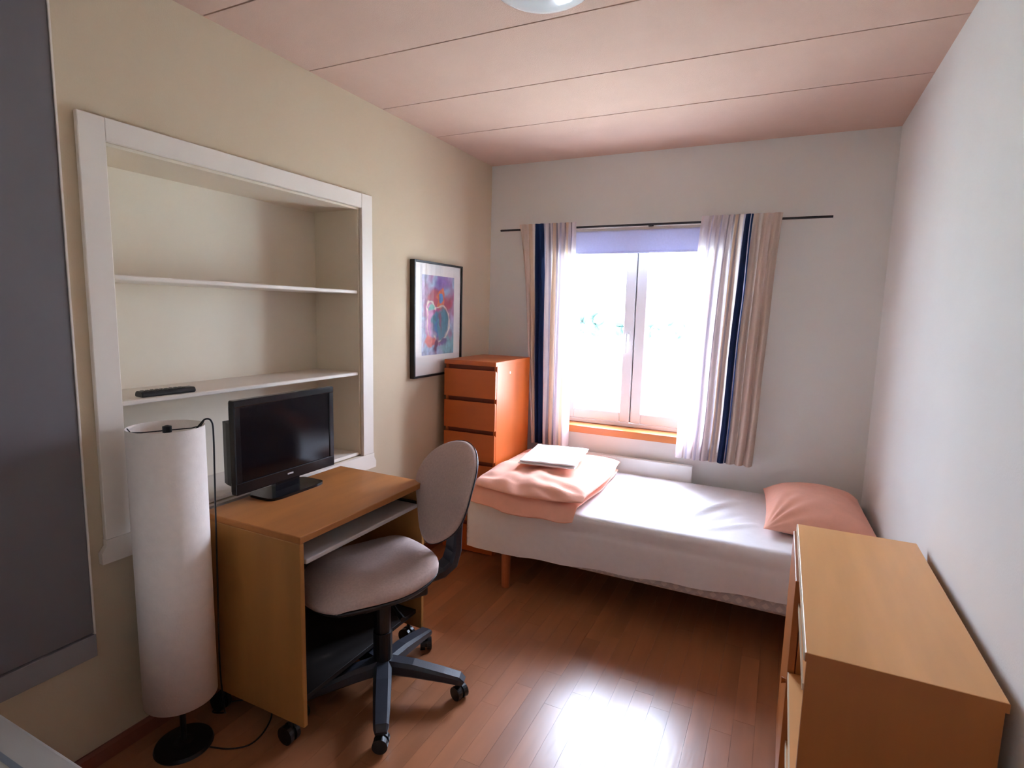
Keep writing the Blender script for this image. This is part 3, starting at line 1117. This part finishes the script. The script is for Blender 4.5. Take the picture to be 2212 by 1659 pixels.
# ------------------------------------------------------------------ tall chest of drawers in the corner
def build_tall_chest():
    w, d, h = 0.345, 0.512, 1.180
    t = thing('chest_of_drawers', 'tall narrow orange wood chest of drawers in the corner', 'chest', (0.052, 2.610, 0), rotz=math.radians(1.5))
    ft = 0.018
    obj('side_panel', bx(0, 0.018, ft + 0.002, d, 0, h - 0.02, bev=0.0015), M_ORANGEV, t)
    obj('side_panel', bx(w - 0.018, w, ft + 0.002, d, 0, h - 0.02, bev=0.0015), M_ORANGEV, t)
    obj('back_panel', bx(0.018, w - 0.018, d - 0.008, d, 0.02, h - 0.02), M_ORANGE, t)
    bm = bmesh.new()
    box(bm, 0, w, 0.0, d, h - 0.026, h, 0.002)
    obj('top_board', bm, M_ORANGE, t)
    obj('plinth', bx(0.018, w - 0.018, 0.03, 0.045, 0, 0.05), M_ORANGEV, t)
    pitch = 0.1905
    g = 0.025
    zt = h - 0.026
    obj('groove_backing', bx(0.018, w - 0.018, ft + 0.012, ft + 0.020, 0.05, h - 0.026), M_GROOVE, t)
    for k in range(6):
        z1 = zt - g - k * pitch
        z0 = z1 - pitch + g
        bm = bmesh.new()
        # bevelled finger grip along the top edge
        prism(bm, [(0, z0), (ft, z0), (ft, z1 - 0.012), (0.004, z1), (0, z1 - 0.001)], 'x', 0.001, w - 0.001)
        dr = obj('drawer', bm, M_ORANGE, t)
    bm = bmesh.new()
    tube(bm, [(w, 0.20, h - 0.075), (w + 0.0012, 0.20, h - 0.075)], 0.009, 14)
    obj('sticker', bm, M_MATBOARD, t)


build_tall_chest()


# ------------------------------------------------------------------ low cabinet by the right wall
def build_cabinet():
    x0, x1, y0, y1, h = 1.969, 2.306, 1.022, 1.848, 0.780
    w, l = x1 - x0, y1 - y0
    t = thing('low_cabinet', 'honey maple low cabinet with open shelves against the right wall', 'cabinet', (x0, y0, 0))
    top = obj('top_board', bx(0, w, 0, l, h - 0.020, h, bev=0.0015), M_HONEY, t)
    obj('lit_edge', bx(-0.0025, 0.0, 0.001, l - 0.001, h - 0.019, h - 0.001), M_HEDGE, top)
    obj('end_band', bx(0.0, w, -0.0012, -0.0002, h - 0.0195, h - 0.0005), M_HONEYV, top)
    obj('side_panel', bx(0.004, w - 0.004, 0.004, 0.022, 0, h - 0.020, bev=0.001), M_HONEYV, t)
    obj('side_panel', bx(0.004, w - 0.004, l - 0.022, l - 0.004, 0, h - 0.020, bev=0.001), M_HONEYV, t)
    ym = 0.405
    obj('divider', bx(0.010, w - 0.012, ym, ym + 0.018, 0.02, h - 0.020), M_HONEYV, t)
    obj('back_panel', bx(w - 0.012, w - 0.005, 0.022, l - 0.022, 0.02, h - 0.020), M_HONEYV, t)
    obj('bottom_board', bx(0.008, w - 0.012, 0.022, l - 0.022, 0.055, 0.073), M_HONEY, t)
    obj('plinth', bx(0.03, 0.045, 0.022, l - 0.022, 0, 0.055), M_HONEYV, t)
    for z, pull in ((0.680, 0.002), (0.470, -0.008), (0.262, 0.002)):
        s = obj('shelf', bx(pull + 0.002, w - 0.012, 0.0225, ym - 0.0005, z, z + 0.016), M_HONEY, t)
        obj('lit_edge', bx(pull - 0.001, pull + 0.002, 0.0225, ym - 0.0005, z, z + 0.016), M_HEDGE, s)
    door = obj('door', bx(-0.010, 0.008, ym + 0.003, l - 0.005, 0.060, h - 0.024, bev=0.0015), M_HONEYV, t)
    bm = bmesh.new()
    tube(bm, [(-0.010, ym + 0.030, 0.44), (-0.022, ym + 0.030, 0.44)], [0.006, 0.010], 12)
    obj('knob', bm, M_HONEYV, door)


build_cabinet()


# ------------------------------------------------------------------ framed abstract print
def build_picture():
    y0, y1, z0, z1 = 2.330, 2.842, 1.085, 1.745
    t = thing('framed_picture', 'abstract colourful art print in thin black frame on left wall', 'picture', (0.0, y0, z0))
    w, h = y1 - y0, z1 - z0
    f, dp = 0.012, 0.034
    for a in ((0.002, dp, 0, f, 0, h), (0.002, dp, w - f, w, 0, h), (0.002, dp, f, w - f, 0, f), (0.002, dp, f, w - f, h - f, h)):
        obj('frame_bar', bx(*a, bev=0.0015), M_BLACK, t)
    obj('mat_board', bx(0.004, 0.022, f, w - f, f, h - f), M_MATBOARD, t)
    # print
    nx, ny = 70, 110
    pw0, pw1, ph0, ph1 = 0.085, w - 0.085, 0.125, h - 0.075
    bm = bmesh.new()
    cl = bm.loops.layers.float_color.new('col')
    vs_ = [[bm.verts.new((0.0225, pw0 + (pw1 - pw0) * i / nx, ph0 + (ph1 - ph0) * j / ny)) for j in range(ny + 1)] for i in range(nx + 1)]

    def mixc(a, b, k):
        k = max(0, min(1, k))
        return tuple(p + (q - p) * k for p, q in zip(a, b))

    def ell(x, y, cx_, cy_, rx, ry, soft, rot=0.0, wob=0.0):
        dx, dy = x - cx_, y - cy_
        c, s = math.cos(rot), math.sin(rot)
        dx, dy = dx * c + dy * s, -dx * s + dy * c
        d = math.hypot(dx / rx, dy / ry) + wob * nz(x * 6, y * 6, 2.2)
        return max(0.0, min(1.0, (1 - d) / soft + 0.5))

    def art(x, y):
        # x across 0..1, y up 0..1; brushed, uneven edges
        x, y = x + 0.07 * nz(x * 5, y * 7, 11) + 0.03 * nz(x * 13, y * 17, 12), y + 0.05 * nz(x * 5, y * 7, 21) + 0.02 * nz(x * 13, y * 17, 22)
        c = lin((150, 168, 196))
        c = mixc(c, lin((196, 140, 180)), 0.35 + 0.9 * nz(x * 3, y * 3, 1))
        c = mixc(c, lin((120, 160, 170)), ell(x, y, 0.86, 0.09, 0.3, 0.17, 0.6, 0, 0.5))
        c = mixc(c, lin((165, 55, 115)), ell(x, y, 0.50, 0.58, 0.44, 0.36, 0.5, 0.2, 0.8))
        c = mixc(c, lin((130, 85, 160)), ell(x, y, 0.60, 0.90, 0.25, 0.10, 0.9, 0, 0.5))
        c = mixc(c, lin((165, 35, 70)), ell(x, y, 0.68, 0.66, 0.32, 0.14, 0.5, -0.2, 0.5))
        c = mixc(c, lin((170, 45, 60)), ell(x, y, 0.30, 0.70, 0.16, 0.10, 0.6, 0, 0.5))
        c = mixc(c, lin((214, 96, 45)), ell(x, y, 0.60, 0.73, 0.17, 0.115, 0.15, 0.5, 0.25))
        c = mixc(c, lin((60, 120, 185)), ell(x, y, 0.585, 0.735, 0.10, 0.062, 0.12))
        c = mixc(c, lin((205, 130, 175)), ell(x, y, 0.22, 0.42, 0.13, 0.24, 0.5, 0, 0.5))
        ring = math.hypot((x - 0.55) / 0.30, (y - 0.41) / 0.225)
        c = mixc(c, lin((60, 110, 130)), ell(x, y, 0.58, 0.41, 0.25, 0.19, 0.25, 0, 0.4))
        c = mixc(c, lin((120, 50, 90)), ell(x, y, 0.55, 0.45, 0.06, 0.12, 0.5, 0.2, 0.6))
        if x > 0.35:
            c = mixc(c, lin((238, 214, 196)), 1 - abs(ring - 1.0) / 0.10)
        c = mixc(c, lin((236, 205, 190)), (1 - abs(x - 0.17 - 0.03 * math.sin(y * 9)) / 0.03) * (0.2 < y < 0.6))
        c = mixc(c, lin((100, 165, 150)), ell(x, y, 0.30, 0.60, 0.09, 0.05, 0.3, 0.3, 0.3))
        c = mixc(c, lin((240, 220, 200)), (1 - abs(math.hypot((x - 0.27) / 0.14, (y - 0.59) / 0.085) - 1) / 0.16) * (y > 0.57))
        c = mixc(c, lin((60, 90, 150)), (1 - abs(x - 0.43) / 0.035) * (0.24 < y < 0.52))
        c = mixc(c, lin((215, 95, 85)), ell(x, y, 0.28, 0.16, 0.20, 0.085, 0.4, 0, 0.5))
        c = mixc(c, lin((110, 30, 70)), ell(x, y, 0.45, 0.12, 0.07, 0.12, 0.5, 0, 0.4))
        c = mixc(c, lin((85, 50, 115)), ell(x, y, 0.68, 0.15, 0.11, 0.055, 0.5, 0, 0.4))
        k = 1.05 + 0.40 * nz(x * 14, y * 20, 6)
        return tuple(max(0, v * k) for v in c)
    for i in range(nx):
        for j in range(ny):
            fc = bm.faces.new((vs_[i][j], vs_[i + 1][j], vs_[i + 1][j + 1], vs_[i][j + 1]))
            c = art((i + 0.5) / nx, (j + 0.5) / ny)
            for l in fc.loops:
                l[cl] = (*c, 1)
    pr = obj('art_print', bm, M_PRINT, t)
    obj('glazing', bx(0.0270, 0.0285, f, w - f, f, h - f), M_GLASS, t)


build_picture()


# ------------------------------------------------------------------ curtain rod, curtains, roller blind
RZ, RY = 2.010, D - 0.070


def build_rod():
    t = thing('curtain_rod', 'thin black curtain rod above the window', 'curtain rod', (0.10, RY, RZ))
    bm = bmesh.new()
    tube(bm, [(0.012, 0, 0), (1.960, 0, 0)], 0.0065, 12)
    obj('rod', bm, M_ROD, t)
    for x in (0.22, 1.0, 1.70):
        bm = bmesh.new()
        tube(bm, [(x, 0.0065, 0), (x, 0.0695, 0)], 0.005, 8)
        tube(bm, [(x, 0.064, 0), (x, 0.0695, 0)], 0.016, 12)
        obj('bracket', bm, M_ROD, t)


build_rod()

C_BEIGE = lin((232, 214, 202))
C_TAN = lin((222, 205, 192))
C_NAVY = (0.018, 0.036, 0.105)
C_WHITE = lin((232, 222, 222))
C_GREY = lin((172, 162, 168))
C_LILAC = lin((205, 198, 212))
C_OCHRE = lin((226, 200, 174))


def build_curtain(name, label, xt0, xt1, xb0, xb1, zb, bands, seed, nf, y0, flare=None):
    """Gathered panel. bands: list of (u_end, colour) across the cloth from left to right."""
    t = thing(name, label, 'curtain', (xt0, RY, zb))
    nu, nv = 220, 46
    zt = RZ + 0.030
    bm = bmesh.new()
    cl = bm.loops.layers.float_color.new('col')
    V = {}
    for i in range(nu + 1):
        u = i / nu
        for j in range(nv + 1):
            v = j / nv                       # 0 top, 1 bottom
            a = xt0 + (xt1 - xt0) * u
            b = xb0 + (xb1 - xb0) * (u if flare is None else flare(u))
            e = v ** 0.8
            x = a + (b - a) * e
            ph = 2 * PI * nf * u + seed
            amp = (0.014 + 0.018 * min(1, v * 2)) * (1 + 0.5 * nz(u * 5, seed, 0))
            y = amp * math.sin(ph + 0.8 * nz(u * 4, v * 2, seed)) + 0.004 * nz(u * 30, v * 2, seed)
            # pinched heading over the rod
            if v < 0.06:
                k = 1 - v / 0.06
                y = max(-0.009, min(0.009, y * (1 - 0.6 * k)))
            x += 0.006 * math.cos(ph) * min(1, v * 3) + 0.006 * nz(u * 3, v * 3, seed + 5)
            z = zt + (zb - zt) * v - 0.004 * math.sin(ph) * (v > 0.98)
            V[i, j] = bm.verts.new((x - xt0, y + y0, z - zb))
    for i in range(nu):
        u = (i + 0.5) / nu
        for ue, col in bands:
            if u <= ue:
                break
        for j in range(nv):
            f = bm.faces.new((V[i, j], V[i + 1, j], V[i + 1, j + 1], V[i, j + 1]))
            for l in f.loops:
                l[cl] = (*col, 1)
    o = obj('cloth', bm, M_CURTAIN, t, smooth=True)
    # heading tape loops that carry the cloth on the rod
    for k in range(6):
        x = (xt1 - xt0) * (k + 0.5) / 6
        obj('heading_loop', bx(x - 0.008, x + 0.008, 0.0068, 0.0095, zt - zb - 0.050, zt - zb - 0.012), M_SHEET, t)
    return t


def stripes(segs):
    out, s = [], 0.0
    tot = sum(a for a, _ in segs)
    for a, c in segs:
        s += a / tot
        out.append((s + 1e-6, c))
    return out


bL = stripes([(16, C_BEIGE), (6, C_OCHRE), (5, C_BEIGE), (2, C_GREY), (14, C_NAVY), (3, C_LILAC), (6, C_WHITE), (2, C_GREY), (3, C_WHITE), (2, C_GREY), (5, C_OCHRE), (2, C_GREY), (5, C_WHITE), (3, C_LILAC), (4, C_WHITE), (2, C_GREY), (5, C_OCHRE), (3, C_WHITE), (2, C_GREY), (8, C_WHITE)])
bR = stripes([(14, C_WHITE), (1, C_LILAC), (9, C_WHITE), (1.5, C_LILAC), (6, C_WHITE), (2, C_GREY), (4, C_WHITE), (2, C_GREY), (4, C_OCHRE), (2, C_GREY), (4, C_BEIGE), (2, C_LILAC), (6, C_NAVY), (1.0, C_LILAC), (1.8, C_NAVY), (12, C_TAN), (12, C_BEIGE), (8, C_TAN)])  # window-side stripes paled, backlight washout put into the cloth colour
build_curtain('curtain', 'striped curtain with navy band left of the window beside the orange chest', 0.262, 0.655, 0.405, 0.640, 0.603, bL, 0.6, 9, -0.026,
              flare=lambda u: 0.35 * u if u < 0.3 else 0.105 + 0.895 * (u - 0.3) / 0.7)
build_curtain('curtain', 'striped curtain with navy band right of the window, glowing along its window side', 1.405, 1.822, 1.340, 1.775, 0.628, bR, 2.1, 9, -0.026)


def build_blind():
    t = thing('roller_blind', 'pale lilac roller blind pulled down a little way over the window', 'blind', (0.49, D - 0.030, 1.85))
    bm = bmesh.new()
    tube(bm, [(0.0, 0, 0.135), (1.04, 0, 0.135)], 0.019, 20)
    obj('roller_tube', bm, M_WINWHITE, t)
    obj('blind_cloth', bx(0.015, 1.025, -0.0200, -0.0188, 0.006, 0.135), M_BLIND, t)
    obj('bottom_rail', bx(0.015, 1.025, -0.023, -0.016, -0.004, 0.008, bev=0.001), M_BLIND, t)
    for x in (0.0, 1.04):
        obj('bracket', bx(x - 0.002 if x == 0 else x, x if x == 0 else x + 0.002, -0.015, 0.0295, 0.11, 0.16), M_WINWHITE, t)


build_blind()


# ------------------------------------------------------------------ radiator under the window
def build_radiator():
    t = thing('radiator', 'white panel radiator below the window behind the bed', 'radiator', (0.50, D - 0.073, 0.16))
    l, h = 0.945, 0.415
    obj('front_panel', bx(0, l, 0.0, 0.008, 0, h, bev=0.003, seg=2), M_RAD, t)
    obj('rear_panel', bx(0.01, l - 0.01, 0.040, 0.048, 0.01, h - 0.01, bev=0.002), M_RAD, t)
    bm = bmesh.new()
    box(bm, 0.004, l - 0.004, 0.008, 0.040, h - 0.012, h - 0.002, 0.001)
    obj('top_grille', bm, M_RAD, t)
    for x in (0.12, l - 0.14):
        obj('wall_bracket', bx(x, x + 0.02, 0.048, 0.0725, 0.05, h - 0.05), M_RAD, t)
    bm = bmesh.new()
    tube(bm, [(-0.03, 0.024, 0.03), (0.012, 0.024, 0.03)], 0.008, 8)
    tube(bm, [(-0.03, 0.024, 0.03), (-0.03, 0.024, -0.16)], 0.008, 8)
    obj('pipe', bm, M_RAD, t)


build_radiator()


# ------------------------------------------------------------------ ceiling lamp (only its far rim is in view)
def build_ceiling_lamp():
    t = thing('ceiling_lamp', 'round flush ceiling lamp with opal glass dome', 'lamp', (1.185, 1.330, H))
    bm = bmesh.new()
    lathe(bm, [(0, 0), (0.175, 0), (0.178, -0.006), (0.178, -0.022), (0.168, -0.026), (0, -0.026)], 48)
    obj('base_ring', bm, M_TRIM, t)
    bm = bmesh.new()
    prof = [(0.165, -0.024)] + [(0.165 * math.cos(a), -0.024 - 0.075 * math.sin(a)) for a in [PI / 2 * k / 12 for k in range(1, 12)]] + [(0, -0.099)]
    lathe(bm, prof, 48)
    obj('glass_dome', bm, M_DOME, t, smooth=True)
    for k in range(3):
        a = 1.75 + k * 2 * PI / 3
        bm = bmesh.new()
        c, s = math.cos(a), math.sin(a)
        tube(bm, [(0.176 * c, 0.176 * s, -0.012), (0.180 * c, 0.180 * s, -0.028), (0.163 * c, 0.163 * s, -0.042)], 0.004, 8)
        obj('clip', bm, M_SILVER, t)


build_ceiling_lamp()


# ------------------------------------------------------------------ things cut off by the left frame edge
def build_left_edge():
    t = thing('wall_panel', 'tall dark grey panel with a pale edge hung on the left wall', 'panel', (0.0, 0.671, 0.378))
    zt = 2.32 - 0.378
    obj('board', bx(0.004, 0.026, -0.58, -0.006, 0.078, zt, bev=0.001), M_GREYPANEL, t)
    obj('bottom_rail', bx(0.002, 0.029, -0.58, -0.0005, 0.0, 0.072, bev=0.001), M_GREYRAIL, t)
    obj('edge_strip', bx(0.002, 0.029, -0.0055, 0.0, 0.0725, zt, bev=0.001), M_TRIM, t)
    obj('hanger', bx(0.0, 0.004, -0.50, -0.10, 0.4, 0.5), M_GREYRAIL, t)
    t = thing('white_cabinet', 'low off-white cabinet with blue-grey strip cut off by lower left corner', 'cabinet', (0.02, -0.25, 0))
    w, d, h = 0.80, 0.588, 0.50
    obj('top_board', bx(0, w, 0, d, h - 0.03, h, bev=0.008, seg=3), M_OFFWHITE, t)
    obj('body', bx(0.01, w - 0.01, 0.01, d - 0.012, 0.05, h - 0.03, bev=0.003), M_OFFWHITE, t)
    obj('inlay_strip', bx(0.02, w - 0.02, d - 0.072, d - 0.060, h - 0.001, h + 0.0015), M_BLUEGREY, t)
    obj('plinth', bx(0.03, w - 0.03, 0.03, d - 0.04, 0, 0.05), M_BLUEGREY, t)


build_left_edge()
